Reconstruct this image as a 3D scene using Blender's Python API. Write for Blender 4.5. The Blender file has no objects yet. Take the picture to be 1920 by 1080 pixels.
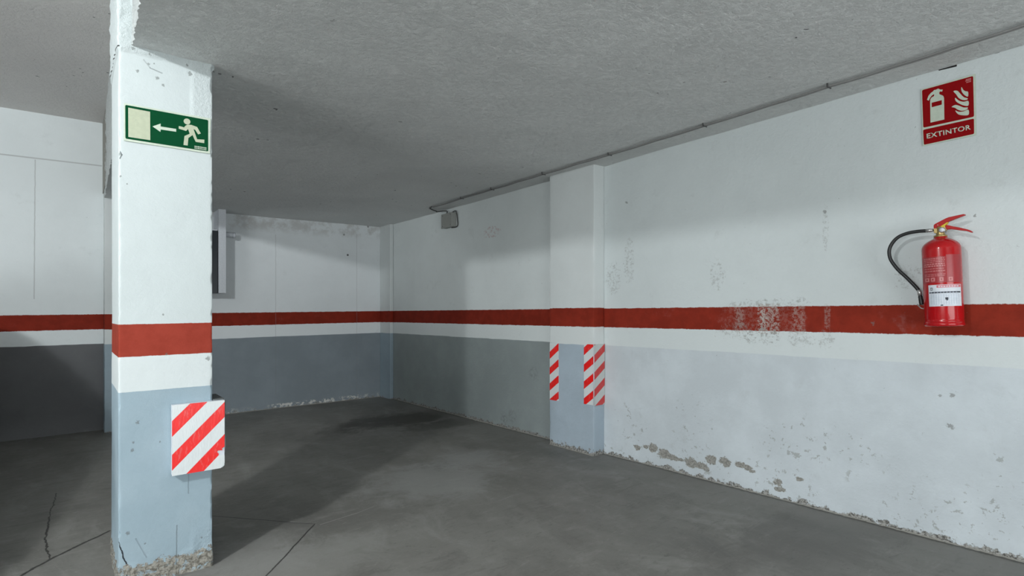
import bpy, bmesh, math, random
from mathutils import Vector, Matrix, noise

# ------------------------------------------------------------------ frame of reference
# u runs along the back wall, v runs along the wall with the extinguisher, both in eye heights H;
# z is the height over the eye in eye heights. The garage floor climbs 1.15 % across, so every
# level line of the building does.
H = 1.23
F, CX, HZ, SLOPE = 1052.0, 960.0, 580.4, 0.0115
SN, CS = 0.6203, 0.7843


def P(u, v, z):
    return Vector((u * H, v * H, H * (1 + z + SLOPE * (CS * u - SN * v))))


def drop(u, v):
    return H * SLOPE * (CS * u - SN * v)


def on_u(px, py, u):            # point of the plane u=const seen at a pixel of the photograph -> (v, z)
    k = (px - CX) / F
    Z = u / (SN + CS * k)
    return (CS - SN * k) * Z, (HZ - SLOPE * (px - CX) - py) * Z / F


def on_v(px, py, v):            # the same for a plane v=const -> (u, z)
    k = (px - CX) / F
    Z = v / (CS - SN * k)
    return (SN + CS * k) * Z, (HZ - SLOPE * (px - CX) - py) * Z / F


def on_z(px, py, z=-1.0):       # the same for a level plane -> (u, v)
    k = (px - CX) / F
    Z = z * F / (HZ - SLOPE * (px - CX) - py)
    return (SN + CS * k) * Z, (CS - SN * k) * Z


# ------------------------------------------------------------------ camera, light, exposure
scene = bpy.context.scene
COL = scene.collection
cam_d = bpy.data.cameras.new('camera')
cam_d.sensor_width = 36
cam_d.lens = F / 1920 * 36
cam_d.shift_y = (HZ - 540) / 1920
cam_d.clip_start = 0.02
cam = bpy.data.objects.new('camera', cam_d)
cam.location = (0, 0, H)
cam.rotation_euler = (math.radians(90), 0, -math.atan2(SN, CS))
COL.objects.link(cam)
scene.camera = cam

world = bpy.data.worlds.new('world')
scene.world = world
world.use_nodes = True
bg = world.node_tree.nodes['Background']
bg.inputs[0].default_value = (0.86, 0.95, 1.0, 1)
bg.inputs[1].default_value = 0.05


def lamp(name, u, v, z, power, radius, color):
    d = bpy.data.lights.new(name, 'POINT')
    d.energy = power
    d.shadow_soft_size = radius
    d.color = color
    o = bpy.data.objects.new(name, d)
    o.location = P(u, v, z)
    COL.objects.link(o)
    return o


def area_light(name, loc, target, w, h, power, color):
    d = bpy.data.lights.new(name, 'AREA')
    d.shape = 'RECTANGLE'
    d.size, d.size_y = w * H, h * H
    d.energy = power
    d.color = color
    o = bpy.data.objects.new(name, d)
    o.location = P(*loc)
    COL.objects.link(o)
    o.rotation_euler = (P(*target) - P(*loc)).to_track_quat('-Z', 'Y').to_euler()
    return o


# one lamp hangs in the driving lane; unseen area lights, added to lift the ceiling, shine from the far end of the
# garage and, weakly, from the aisle behind the photographer
lamp('garage_lamp', -1.73, 0.81, 1.35, 235, 0.06, (0.95, 0.99, 1.0))
area_light('garage_tube', (-1.73, 0.81, 1.35), (-1.73, 5.0, 0.6), 0.45, 0.05, 85, (0.95, 0.99, 1.0))
area_light('far_fill_light', (-7.35, 0.15, -0.2), (0, 1.6, 0.9), 5.0, 1.6, 570, (0.95, 0.99, 1.0))  # unseen low fill for the ceiling; no gate is built
area_light('aisle_light', (0.5, -2.4, -0.15), (0.9, 3, 0.9), 3, 1.5, 150, (0.95, 0.99, 1.0))

scene.view_settings.view_transform = 'Standard'
scene.view_settings.look = 'None'
scene.view_settings.gamma = 1
scene.view_settings.use_curve_mapping = False
scene.view_settings.exposure = -0.20


# ------------------------------------------------------------------ node helper
class G:
    """Small wrapper that writes shader maths as expressions."""

    def __init__(self, name):
        self.m = bpy.data.materials.new(name)
        self.m.use_nodes = True
        self.t = self.m.node_tree
        self.n = self.t.nodes
        self.b = self.n['Principled BSDF']
        self._uv = None

    def link(self, a, b):
        if isinstance(a, E):
            a = a.s
        if hasattr(a, 'is_output'):
            self.t.links.new(a, b)
        else:
            b.default_value = a

    def math(self, op, *a):
        nd = self.n.new('ShaderNodeMath')
        nd.operation = op
        for i, x in enumerate(a):
            self.link(x, nd.inputs[i])
        return E(self, nd.outputs[0])

    def uv(self):
        if not self._uv:
            nd = self.n.new('ShaderNodeUVMap')
            nd.uv_map = 'UVMap'
            sp = self.n.new('ShaderNodeSeparateXYZ')
            self.t.links.new(nd.outputs[0], sp.inputs[0])
            self._uv = (nd.outputs[0], E(self, sp.outputs[0]), E(self, sp.outputs[1]))
        return self._uv

    def noise(self, scale, detail=3, rough=0.6, off=0.0, stretch=(1, 1), dist=0.0, pos=False):
        mp = self.n.new('ShaderNodeMapping')
        if pos:
            tc = self.n.new('ShaderNodeNewGeometry')
            self.t.links.new(tc.outputs['Position'], mp.inputs[0])
            mp.inputs['Scale'].default_value = (1, 1, 1)
        else:
            self.t.links.new(self.uv()[0], mp.inputs[0])
            mp.inputs['Scale'].default_value = (stretch[0], stretch[1], 1)
        mp.inputs['Location'].default_value = (off, off * 0.7, off * 1.3)
        nd = self.n.new('ShaderNodeTexNoise')
        nd.inputs['Scale'].default_value = scale
        nd.inputs['Detail'].default_value = detail
        nd.inputs['Roughness'].default_value = rough
        nd.inputs['Distortion'].default_value = dist
        self.t.links.new(mp.outputs[0], nd.inputs['Vector'])
        return E(self, nd.outputs['Fac'])

    def step(self, x, a, b):    # smoothstep of x from a to b
        nd = self.n.new('ShaderNodeMapRange')
        nd.interpolation_type = 'SMOOTHSTEP'
        nd.clamp = True
        self.link(x, nd.inputs[0])
        if a <= b:
            nd.inputs[1].default_value, nd.inputs[2].default_value = a, b
            nd.inputs[3].default_value, nd.inputs[4].default_value = 0, 1
        else:
            nd.inputs[1].default_value, nd.inputs[2].default_value = b, a
            nd.inputs[3].default_value, nd.inputs[4].default_value = 1, 0
        return E(self, nd.outputs[0])

    def mix(self, f, a, b):
        nd = self.n.new('ShaderNodeMix')
        nd.data_type = 'RGBA'
        self.link(f, nd.inputs[0])
        for x, i in ((a, 6), (b, 7)):
            if isinstance(x, tuple):
                x = (*x[:3], 1)
            self.link(x, nd.inputs[i])
        return E(self, nd.outputs[2])

    def bump(self, h, strength=0.5, dist=0.01, prev=None):
        nd = self.n.new('ShaderNodeBump')
        nd.inputs['Strength'].default_value = strength
        nd.inputs['Distance'].default_value = dist
        self.link(h, nd.inputs['Height'])
        if prev is not None:
            self.t.links.new(prev, nd.inputs['Normal'])
        return nd.outputs[0]

    def blob(self, s, z, rs, rz, wob, amp=0.9):
        _, x, y = self.uv()
        dx = (x - s) * (1 / rs)
        dy = (y - z) * (1 / rz)
        d = self.math('SQRT', dx * dx + dy * dy) + (wob - 0.5) * (amp * 2)
        return self.step(d, 1.06, 0.94)

    def seg(self, ax, ay, bx, by, w, wob=None, amp=0.0, soft=0.5):
        _, x, y = self.uv()
        L2 = (bx - ax) ** 2 + (by - ay) ** 2
        px, py = x - ax, y - ay
        if wob is not None:
            px = px + (wob - 0.5) * amp
        t = (px * (bx - ax) + py * (by - ay)) * (1 / L2)
        t = self.math('MINIMUM', self.math('MAXIMUM', t, 0.0), 1.0)
        ex = px - t * (bx - ax)
        ey = py - t * (by - ay)
        d = self.math('SQRT', ex * ex + ey * ey)
        return self.step(d, w, w * soft)

    def mx(self, *a):
        r = a[0]
        for x in a[1:]:
            r = self.math('MAXIMUM', r, x)
        return r

    def out(self, color, rough=0.6, normal=None, metal=0.0, spec=0.5, coat=0.0):
        b = self.b
        if isinstance(color, tuple):
            color = (*color[:3], 1)
        self.link(color, b.inputs['Base Color'])
        self.link(rough, b.inputs['Roughness'])
        b.inputs['Metallic'].default_value = metal
        b.inputs['Specular IOR Level'].default_value = spec
        b.inputs['Coat Weight'].default_value = coat
        if normal is not None:
            self.t.links.new(normal, b.inputs['Normal'])
        return self.m


class E:
    def __init__(self, g, s):
        self.g, self.s = g, s

    def __add__(self, o): return self.g.math('ADD', self, o)
    def __radd__(self, o): return self.g.math('ADD', o, self)
    def __sub__(self, o): return self.g.math('SUBTRACT', self, o)
    def __rsub__(self, o): return self.g.math('SUBTRACT', o, self)
    def __mul__(self, o): return self.g.math('MULTIPLY', self, o)
    def __rmul__(self, o): return self.g.math('MULTIPLY', o, self)


def plain(name, color, rough=0.5, metal=0.0, spec=0.5, coat=0.0, bump=0.0, bscale=60):
    g = G(name)
    n = g.noise(bscale, 3, pos=True)
    c = g.mix(g.step(n, 0.3, 0.7), tuple(x * 0.92 for x in color), color)
    nm = g.bump(n, bump, 0.004) if bump else None
    return g.out(c, rough, nm, metal, spec, coat)


# ------------------------------------------------------------------ paint materials
WHITE = (0.66, 0.70, 0.70)
RED = (0.245, 0.026, 0.013)
GREY = (0.235, 0.285, 0.315)
CONC = (0.21, 0.20, 0.18)


def wall_mat(name, lower, bands=(0.0, -0.129, -0.253), white=WHITE, grime=0.5, speck=0.63, extra=None,
             foot=0.03, relief=0.35, lower_dirt=None, red=RED):
    g = G(name)
    _, s, z = g.uv()
    fine = g.noise(70, 4, 0.7, 3.1)
    mid = g.noise(9, 5, 0.65, 7.7)
    big = g.noise(1.3, 4, 0.6, 1.9)
    zz = z + (fine - 0.5) * 0.010 + (g.noise(14, 2, 0.5, 5) - 0.5) * 0.010
    a, b, c = (x * H for x in bands)
    col = g.mix(g.step(big, 0.35, 0.7), tuple(x * 0.94 for x in white), white)
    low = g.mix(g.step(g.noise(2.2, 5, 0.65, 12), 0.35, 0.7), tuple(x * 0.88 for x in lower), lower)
    if lower_dirt:
        low = lower_dirt(g, low)
    redc = g.mix(g.step(mid, 0.35, 0.65), tuple(x * 0.82 for x in red), red)
    col = g.mix(g.step(zz, a + 0.002, a - 0.002), col, redc)
    col = g.mix(g.step(zz, b + 0.002, b - 0.002), col, white)
    zl = z + (g.noise(5, 2, 0.5, 9) - 0.5) * 0.012
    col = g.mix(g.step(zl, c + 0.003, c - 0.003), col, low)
    # dull smudges and small dark pits of the plaster
    smudge = g.step(g.noise(3.3, 6, 0.72, 21), 0.56, 0.72) * g.step(mid, 0.45, 0.6)
    col = g.mix(smudge * (0.35 * grime), col, (0.30, 0.31, 0.30))
    pits = g.step(g.noise(34, 3, 0.65, 30), speck + 0.06, speck + 0.10) * g.step(g.noise(2.1, 3, 0.6, 33), 0.48, 0.60)
    col = g.mix(pits * (0.9 * grime), col, (0.14, 0.14, 0.13))
    if extra:
        col = extra(g, col, fine, mid)
    # bare mortar where the paint ends over the floor
    fz = z + (g.noise(16, 4, 0.7, 40) - 0.5) * 0.16
    bare = g.step(fz, -H + foot + 0.012, -H + foot)
    col = g.mix(bare, col, g.mix(g.step(fine, 0.42, 0.6), (0.36, 0.36, 0.34), (0.10, 0.097, 0.09)))
    h = g.noise(45, 4, 0.6, 50) * 0.5 + mid * 0.8 - bare * 0.6 - pits * 0.5
    nm = g.bump(h, relief, 0.012)
    return g.out(col, 0.75, nm, spec=0.12)


U0, V0 = 2.90, 6.10            # faces of the extinguisher wall and of the back wall
M = {}


def right_extra(g, col, fine, mid):
    wob = g.noise(19, 5, 0.8, 61)
    wob2 = g.noise(55, 4, 0.75, 67)

    def px(x, y, rx, ry):
        v, z = on_u(x, y, U0)
        v1, _ = on_u(x + rx, y, U0)
        _, z1 = on_u(x, y + ry, U0)
        return v * H, z * H, abs(v1 - v) * H, abs(z1 - z) * H
    peel = [g.blob(*px(*q), wob, 1.5) for q in (
        (1211, 838, 5, 4), (1275, 862, 7, 3), (1326, 880, 6, 6), (1410, 884, 6, 3), (1459, 905, 8, 8), (1462, 917, 12, 4), (1500, 899, 7, 4),
        (1195, 840, 7, 6), (1224, 841, 9, 8), (1245, 851, 14, 9), (1262, 858, 10, 6), (1296, 868, 14, 9),
        (1312, 872, 16, 7), (1334, 863, 10, 8), (1358, 866, 12, 8), (1388, 871, 10, 6), (1402, 877, 8, 5))]
    col = g.mix(g.mx(*peel), col, g.mix(g.step(fine, 0.4, 0.62), (0.33, 0.325, 0.30), (0.20, 0.20, 0.185)))
    # paint knocked away in small flakes, thicker towards the floor
    _, s, z = g.uv()
    flake = g.step(g.noise(24, 4, 0.7, 71), 0.60, 0.63) * g.step(g.noise(2.7, 3, 0.6, 75) + (z + H) * -0.16, 0.43, 0.52)
    col = g.mix(flake * g.step(z, -0.5, -0.75) * 0.6, col, (0.27, 0.28, 0.27))
    # scuffs over the red band
    for x, rx, k in ((1430, 10, 0.85), (1442, 20, 0.7), (1386, 9, 0.35), (1497, 13, 0.35), (1551, 6, 0.3), (1425, 80, 0.14)):
        q = px(x, 598, rx, 27)
        _, X, Y = g.uv()
        dx = g.math('ABSOLUTE', X - q[0]) * (1 / q[2]) + (wob - 0.5) * 1.3
        dy = g.math('ABSOLUTE', Y - q[1]) * (1 / q[3])
        m = g.step(dx, 1.15, 0.75) * g.step(dy, 1.08, 1.0) * g.step(wob2, 0.43, 0.58)
        col = g.mix(m * k, col, (0.42, 0.38, 0.35))
    for x, y, rx, ry in ((1390, 622, 45, 16), (1425, 628, 40, 18), (1452, 634, 12, 12), (1500, 634, 28, 15), (1550, 636, 14, 22),
                         (1440, 568, 75, 8), (1500, 562, 14, 6), (1180, 490, 10, 40), (1150, 520, 14, 30), (1345, 515, 14, 25),
                         (1548, 430, 6, 40), (1700, 520, 30, 20)):
        q = px(x, y, rx, ry)
        m = g.blob(*q, wob, 1.2) * g.step(wob2, 0.48, 0.62)
        col = g.mix(m * 0.38, col, (0.20, 0.20, 0.19))
    # black gap of a missing piece of plaster under the ceiling
    for (x0, y0, x1, y1) in ((1762, 130, 1792, 123), (1868, 98, 1872, 97)):
        a_, b_ = on_u(x0, y0, U0), on_u(x1, y1, U0)
        col = g.mix(g.seg(a_[0] * H, a_[1] * H, b_[0] * H, b_[1] * H, 0.007, fine, 0.02), col, (0.02, 0.02, 0.02))
    # brick chipped spot by the extinguisher
    for (x, y, r) in ((1828, 404, 3), (1785, 742, 4), (1763, 741, 3), (1782, 800, 6), (1637, 606, 4), (1175, 380, 2), (1546, 398, 3)):
        q = px(x, y, r, r)
        col = g.mix(g.blob(*q, wob2, 2.6) * 0.6, col, (0.16, 0.16, 0.15))
    return col


def far_right_extra(g, col, fine, mid):
    # an oily smear and faint pink rubbed marks
    _, s, z = g.uv()
    wob = g.noise(6, 5, 0.75, 61)
    v, zz = on_u(922, 435, U0)
    w2 = g.noise(30, 4, 0.7, 68)
    col = g.mix(g.blob(v * H, zz * H, 0.16, 0.06, wob, 0.6) * g.step(w2, 0.5, 0.58) * 0.4, col, (0.5, 0.28, 0.28))
    for x, y in ((945, 785), (960, 780), (1000, 700)):
        v, zz = on_u(x, y, U0)
        col = g.mix(g.blob(v * H, zz * H, 0.08, 0.08, w2, 1.6) * g.step(w2, 0.45, 0.65) * 0.35, col, (0.07, 0.07, 0.07))
    return col


def back_extra(g, col, fine, mid):
    for x in (517, 669):
        u, z1 = on_v(x, 440, V0)
        _, z2 = on_v(x, 740, V0)
        col = g.mix(g.seg(u * H, z1 * H, u * H, z2 * H, 0.006, mid, 0.01) * 0.25, col, (0.2, 0.2, 0.2))
    w = g.noise(26, 4, 0.7, 68)
    _, s, z = g.uv()
    for x, y in ((652, 478), (652, 478), (645, 440), (690, 425)):
        u, zz = on_v(x, y, V0)
        col = g.mix(g.blob(u * H, zz * H, 0.014, 0.014, w, 0.5) * 0.6, col, (0.05, 0.05, 0.05))
    # brown rough render below the ceiling
    a = g.step(z + (mid - 0.5) * 0.10, 0.86 * H - 0.08, 0.86 * H + 0.06)
    col = g.mix(a * g.step(g.noise(5, 5, 0.7, 90), 0.42, 0.62) * 0.40, col, (0.30, 0.27, 0.24))
    # white unpainted crumbs at the foot
    f = g.step(z, -H + 0.07, -H + 0.045) * g.step(w, 0.5, 0.56) * g.step(g.noise(1.3, 2, 0.5, 4), 0.45, 0.55)
    return g.mix(f, col, (0.6, 0.6, 0.58))


def left_extra(g, col, fine, mid):
    vl = 6.0
    a, b = on_v(0, 290, vl), on_v(190, 311, vl)
    col = g.mix(g.seg(a[0] * H - 1, a[1] * H, b[0] * H, b[1] * H, 0.009, mid, 0.02) * 0.45, col, (0.25, 0.25, 0.25))
    a, b = on_v(66, 300, vl), on_v(64, 560, vl)
    return g.mix(g.seg(a[0] * H, a[1] * H, b[0] * H, b[1] * H, 0.006, mid, 0.01) * 0.4, col, (0.25, 0.25, 0.25))


M['wall_near'] = wall_mat('paint_extinguisher_wall', (0.585, 0.64, 0.675), extra=right_extra, white=(0.62, 0.67, 0.675), foot=0.012, grime=0.6, relief=0.4)  # white darkened to offset strong light on the near wall
M['wall_far'] = wall_mat('paint_bay_wall', (0.32, 0.365, 0.365), extra=far_right_extra, white=(0.76, 0.81, 0.81), foot=0.02)  # white raised to make up for weak light in the bay
M['wall_back'] = wall_mat('paint_back_wall', (0.245, 0.285, 0.315), extra=back_extra, white=(0.76, 0.80, 0.82), foot=0.0, grime=0.4)  # white raised too, brightening the wall farthest from the lamps
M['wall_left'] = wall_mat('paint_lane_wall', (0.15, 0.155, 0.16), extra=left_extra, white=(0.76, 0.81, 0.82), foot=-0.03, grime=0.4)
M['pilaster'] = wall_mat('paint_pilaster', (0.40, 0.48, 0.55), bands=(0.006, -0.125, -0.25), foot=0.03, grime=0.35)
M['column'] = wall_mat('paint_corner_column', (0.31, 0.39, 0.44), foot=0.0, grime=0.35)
M['slab_face'] = None


def pillar_mat():
    g = G('paint_pillar')
    _, s, z = g.uv()
    fine = g.noise(90, 4, 0.7, 3.1)
    mid = g.noise(12, 5, 0.65, 7.7)
    white = (0.56, 0.615, 0.62)
    zz = z + (fine - 0.5) * 0.004 + (g.noise(20, 2, 0.5, 5) - 0.5) * 0.003
    col = g.mix(g.step(g.noise(2, 4, 0.6, 2), 0.35, 0.7), tuple(x * 0.95 for x in white), white)
    red = g.mix(g.step(mid, 0.35, 0.65), (0.26, 0.036, 0.021), (0.295, 0.043, 0.026))
    blue = g.mix(g.step(g.noise(4, 5, 0.6, 14), 0.35, 0.7), (0.295, 0.385, 0.44), (0.335, 0.425, 0.48))
    col = g.mix(g.step(zz, -0.038 * H + 0.0012, -0.038 * H - 0.0012), col, red)
    col = g.mix(g.step(zz, -0.157 * H + 0.0012, -0.157 * H - 0.0012), col, (0.62, 0.67, 0.675))
    col = g.mix(g.step(zz, -0.2855 * H + 0.0012, -0.2855 * H - 0.0012), col, blue)
    # knocks, pinholes and hairline cracks at places of their own
    FV = 2.4757
    wob = g.noise(120, 4, 0.8, 61)
    u0 = 0.142 * H

    def at(x, y):
        u, zc = on_v(x, y, FV)
        return u * H - u0, zc * H
    for x, y, r in ((279, 120, 2), (289, 119, 1.4), (281, 103, 2), (258, 133, 2.5), (295, 146, 3), (306, 160, 2.5), (351, 122, 2), (356, 138, 4),
                    (249, 91, 2.5), (306, 590, 1.5), (312, 664, 2), (390, 672, 4), (248, 845, 3), (250, 830, 2), (272, 1019, 1.6), (240, 1000, 3),
                    (330, 760, 1), (224, 288, 3), (226, 330, 2), (258, 792, 3), (300, 828, 1.5), (378, 1008, 1.5), (238, 345, 1.5)):
        a, b = at(x, y)
        col = g.mix(g.blob(a, b, r * 0.0022, r * 0.0026, wob, 2.2) * 0.6, col, (0.12, 0.13, 0.12))
    lines = [((219, 1012), (223, 1022)), ((223, 1022), (229, 1034)), ((229, 1034), (231, 1046)), ((231, 1046), (237, 1056)), ((237, 1056), (238, 1090))]
    for (p, q) in lines:
        (a, b), (c, d) = at(*p), at(*q)
        col = g.mix(g.seg(a, b, c, d, 0.0035, fine, 0.006), col, (0.03, 0.035, 0.04))
    seam = None
    for (p, q, k) in (((332, 985), (331, 1090), 0.5), ((354, 890), (354, 925), 0.3), ((281, 127), (304, 137), 0.5), ((270, 112), (282, 127), 0.3),
                      ((255, 1010), (275, 1045), 0.25), ((224, 283), (229, 290), 0.8), ((229, 290), (225, 297), 0.8)):
        (a, b), (c, d) = at(*p), at(*q)
        l = g.seg(a, b, c, d, 0.0032, fine, 0.004)
        col = g.mix(l * k, col, (0.12, 0.14, 0.15))
        seam = l if seam is None else g.mx(seam, l)
    # crack where the pillar runs past the slab, on the side that faces the lane (s < 0 there)
    col = g.mix(g.seg(0.0, 0.972 * H, -0.5, 0.972 * H, 0.004, fine, 0.006), col, (0.06, 0.06, 0.06))
    # bare broken mortar at the foot
    fz = z + (g.noise(22, 5, 0.72, 40) - 0.5) * 0.13
    bare = g.step(fz, -0.925 * H + 0.004, -0.925 * H - 0.004)
    rub = g.mix(g.step(g.noise(55, 4, 0.7, 44), 0.42, 0.6), (0.34, 0.33, 0.29), (0.15, 0.14, 0.12))
    keep = g.step(g.noise(30, 4, 0.7, 47), 0.56, 0.6)
    bare = bare * (1 - keep * 0.8)
    col = g.mix(bare, col, rub)
    # rough re-plastered strip along the edge that faces the bay
    strip = g.step(s, 0.275, 0.30) * g.step(s, 0.45, 0.38) * g.mx(g.step(z, 0.62 * H, 0.70 * H), g.step(z, -0.80 * H, -0.88 * H))
    head = g.step(z, 0.95 * H, 0.97 * H)
    rough_h = g.noise(75, 4, 0.7, 80) * (strip * 1.3 + head * 2.4 + bare * 2.0)
    h = g.noise(60, 5, 0.7, 50) * 0.28 + mid * 0.45 + rough_h - bare * 0.5 - seam * 0.6
    return g.out(col, 0.62, g.bump(h, 0.45, 0.012), spec=0.12)


M['pillar'] = pillar_mat()


def ceiling_mat(name, c, strength=0.8, clips=True):
    g = G(name)
    n1 = g.noise(30, 6, 0.78, 2.2)
    n2 = g.noise(80, 4, 0.7, 6.2)
    big = g.noise(0.9, 4, 0.6, 9.9)
    col = g.mix(g.step(big, 0.35, 0.7), tuple(x * 0.93 for x in c), c)
    dirt = g.step(g.noise(4, 6, 0.7, 15), 0.6, 0.75) * g.step(n1, 0.5, 0.6)
    col = g.mix(dirt * 0.35, col, tuple(x * 0.6 for x in c))
    holes = g.step(g.noise(17, 2, 0.5, 19), 0.715, 0.73) * g.step(g.noise(1.1, 2, 0.5, 23), 0.5, 0.6)
    col = g.mix(holes * 0.8, col, (0.06, 0.06, 0.06))
    lumps = g.step(n1, 0.44, 0.66)
    nm = g.bump(lumps * 0.14 + n1 * 0.8 + n2 * 0.35, strength * 0.8, 0.026)
    return g.out(col, 0.85, nm, spec=0.15)


M['ceiling'] = ceiling_mat('plaster_bay_ceiling', (0.83, 0.85, 0.84), 1.0)
M['ceiling_high'] = ceiling_mat('plaster_lane_ceiling', (0.88, 0.86, 0.84), 0.8)


def slab_mat():
    g = G('paint_slab_edge')
    n = g.noise(60, 5, 0.72, 4)
    col = g.mix(g.step(n, 0.35, 0.65), (0.55, 0.59, 0.59), (0.70, 0.74, 0.73))
    return g.out(col, 0.7, g.bump(n, 1.0, 0.02), spec=0.25)


M['slab_face'] = slab_mat()


def floor_mat():
    g = G('concrete_floor')
    _, x, y = g.uv()
    big = g.noise(1.1, 8, 0.70, 3.3, stretch=(1.3, 0.8), dist=0.3)
    sc = g.noise(2.2, 7, 0.68, 8.8, stretch=(1.6, 0.8), dist=0.6)
    fine = g.noise(38, 5, 0.75, 15)
    mid = g.noise(8, 5, 0.7, 25)
    col = g.mix(g.step(big, 0.32, 0.68), (0.14, 0.137, 0.125), (0.205, 0.202, 0.188))
    col = g.mix(g.step(sc, 0.50, 0.72) * 0.55, col, (0.30, 0.30, 0.285))
    col = g.mix(g.step(sc, 0.46, 0.30) * 0.45, col, (0.085, 0.082, 0.075))
    spk = g.noise(19, 6, 0.8, 61, stretch=(0.7, 1.2))
    col = g.mix(g.step(fine, 0.45, 0.75) * 0.25, col, (0.20, 0.20, 0.19))
    col = g.mix(g.step(spk, 0.56, 0.72) * 0.5, col, (0.28, 0.28, 0.26))
    col = g.mix(g.step(spk, 0.44, 0.30) * 0.5, col, (0.08, 0.077, 0.07))
    wob = g.noise(3.0, 8, 0.78, 31, dist=0.4)
    str_ = g.noise(6.5, 7, 0.75, 51, stretch=(0.45, 1.6), dist=0.8)
    col = g.mix(g.step(str_, 0.54, 0.70) * 0.40, col, (0.29, 0.285, 0.27))
    col = g.mix(g.step(str_, 0.45, 0.32) * 0.45, col, (0.095, 0.090, 0.082))

    def blob(px, py, ru, rv, c, k):
        nonlocal col
        u, v = on_z(px, py)
        _, X, Y = g.uv()
        dx, dy = (X - u * H) * (1 / ru), (Y - v * H) * (1 / rv)
        d = g.math('SQRT', dx * dx + dy * dy) + (wob - 0.5) * 2.6
        col = g.mix(g.step(d, 1.15, 0.45) * k, col, c)
    # worn pale places and old oil
    blob(820, 900, 0.55, 0.50, (0.29, 0.295, 0.285), 0.6)
    blob(560, 1060, 0.45, 0.35, (0.26, 0.26, 0.245), 0.55)
    blob(870, 860, 0.35, 0.3, (0.30, 0.305, 0.30), 0.5)
    blob(470, 1040, 0.35, 0.3, (0.28, 0.28, 0.27), 0.5)
    blob(760, 785, 0.95, 0.42, (0.040, 0.036, 0.030), 0.80)
    blob(860, 790, 0.7, 0.25, (0.05, 0.045, 0.04), 0.6)
    blob(1550, 985, 1.0, 0.35, (0.11, 0.107, 0.10), 0.5)
    # cracks and day joints
    cr = g.noise(9, 5, 0.7, 77)
    masks, light = [], []
    for (p, q, w, amp) in (((398, 967), (590, 983), 0.0045, 0.01), ((590, 983), (488, 1092), 0.0055, 0.02), ((105, 925), (93, 970), 0.004, 0.05),
                           ((93, 970), (85, 1015), 0.006, 0.05), ((85, 1015), (93, 1048), 0.005, 0.05), ((205, 995), (100, 1045), 0.010, 0.05),
                           ((100, 1045), (20, 1090), 0.010, 0.05)):
        a, b = on_z(*p), on_z(*q)
        masks.append(g.seg(a[0] * H, a[1] * H, b[0] * H, b[1] * H, w, cr, amp))
    for (p, q, w) in (((545, 978), (592, 984), 0.006), ((600, 984), (672, 961), 0.006), ((672, 961), (700, 950), 0.004)):
        a, b = on_z(*p), on_z(*q)
        light.append(g.seg(a[0] * H, a[1] * H, b[0] * H, b[1] * H, w, cr, 0.01, 0.2))
    ml = g.mx(*light)
    mk = g.mx(*masks)
    col = g.mix(ml * 0.6, col, (0.34, 0.33, 0.31))
    col = g.mix(mk * 0.85, col, (0.015, 0.015, 0.013))
    # pale dust along the wall with the extinguisher
    dust = g.step(x + (wob - 0.5) * 0.35, U0 * H - 0.30, U0 * H - 0.08)
    col = g.mix(dust * 0.45, col, (0.22, 0.215, 0.20))
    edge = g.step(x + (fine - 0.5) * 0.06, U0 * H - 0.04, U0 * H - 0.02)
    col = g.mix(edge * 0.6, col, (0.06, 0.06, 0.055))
    h = mid * 0.5 + fine * 0.3 - mk * 2.0 - ml * 0.4
    r = 0.55 + (sc - 0.5) * 0.3
    return g.out(col, r, g.bump(h, 0.35, 0.008), spec=0.35)


M['floor'] = floor_mat()
M['rubble'] = plain('bare_mortar', (0.30, 0.295, 0.27), 0.9, bump=0.8, bscale=90, spec=0.1)


# ------------------------------------------------------------------ mesh helpers
def empty(name, loc, rz=0.0, label=None, cat=None, group=None):
    o = bpy.data.objects.new(name, None)
    o.location = loc
    o.rotation_euler = (0, 0, rz)
    o.empty_display_size = 0.1
    COL.objects.link(o)
    if label:
        o['label'] = label
        o['category'] = cat
    if group:
        o['group'] = group
    return o


def mesh_obj(name, verts, faces, mat, parent=None, uvs=None, smooth=False, label=None):
    """verts in world metres; kept relative to the parent's origin."""
    org = parent_origin(parent)
    me = bpy.data.meshes.new(name)
    me.from_pydata([Vector(v) - org for v in verts], [], faces)
    if uvs:
        l = me.uv_layers.new(name='UVMap')
        for lp in me.loops:
            l.data[lp.index].uv = uvs[lp.vertex_index]
    me.materials.append(mat)
    if smooth:
        for p in me.polygons:
            p.use_smooth = True
    me.update()
    o = bpy.data.objects.new(name, me)
    COL.objects.link(o)
    o.parent = parent
    if label:
        o['label'] = label
    return o


def parent_origin(p):
    v = Vector((0, 0, 0))
    while p is not None:
        v = v + p.location
        p = p.parent
    return v


def fix_normals(o):
    bm = bmesh.new()
    bm.from_mesh(o.data)
    bmesh.ops.recalc_face_normals(bm, faces=bm.faces)
    bm.to_mesh(o.data)
    bm.free()
    return o


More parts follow.
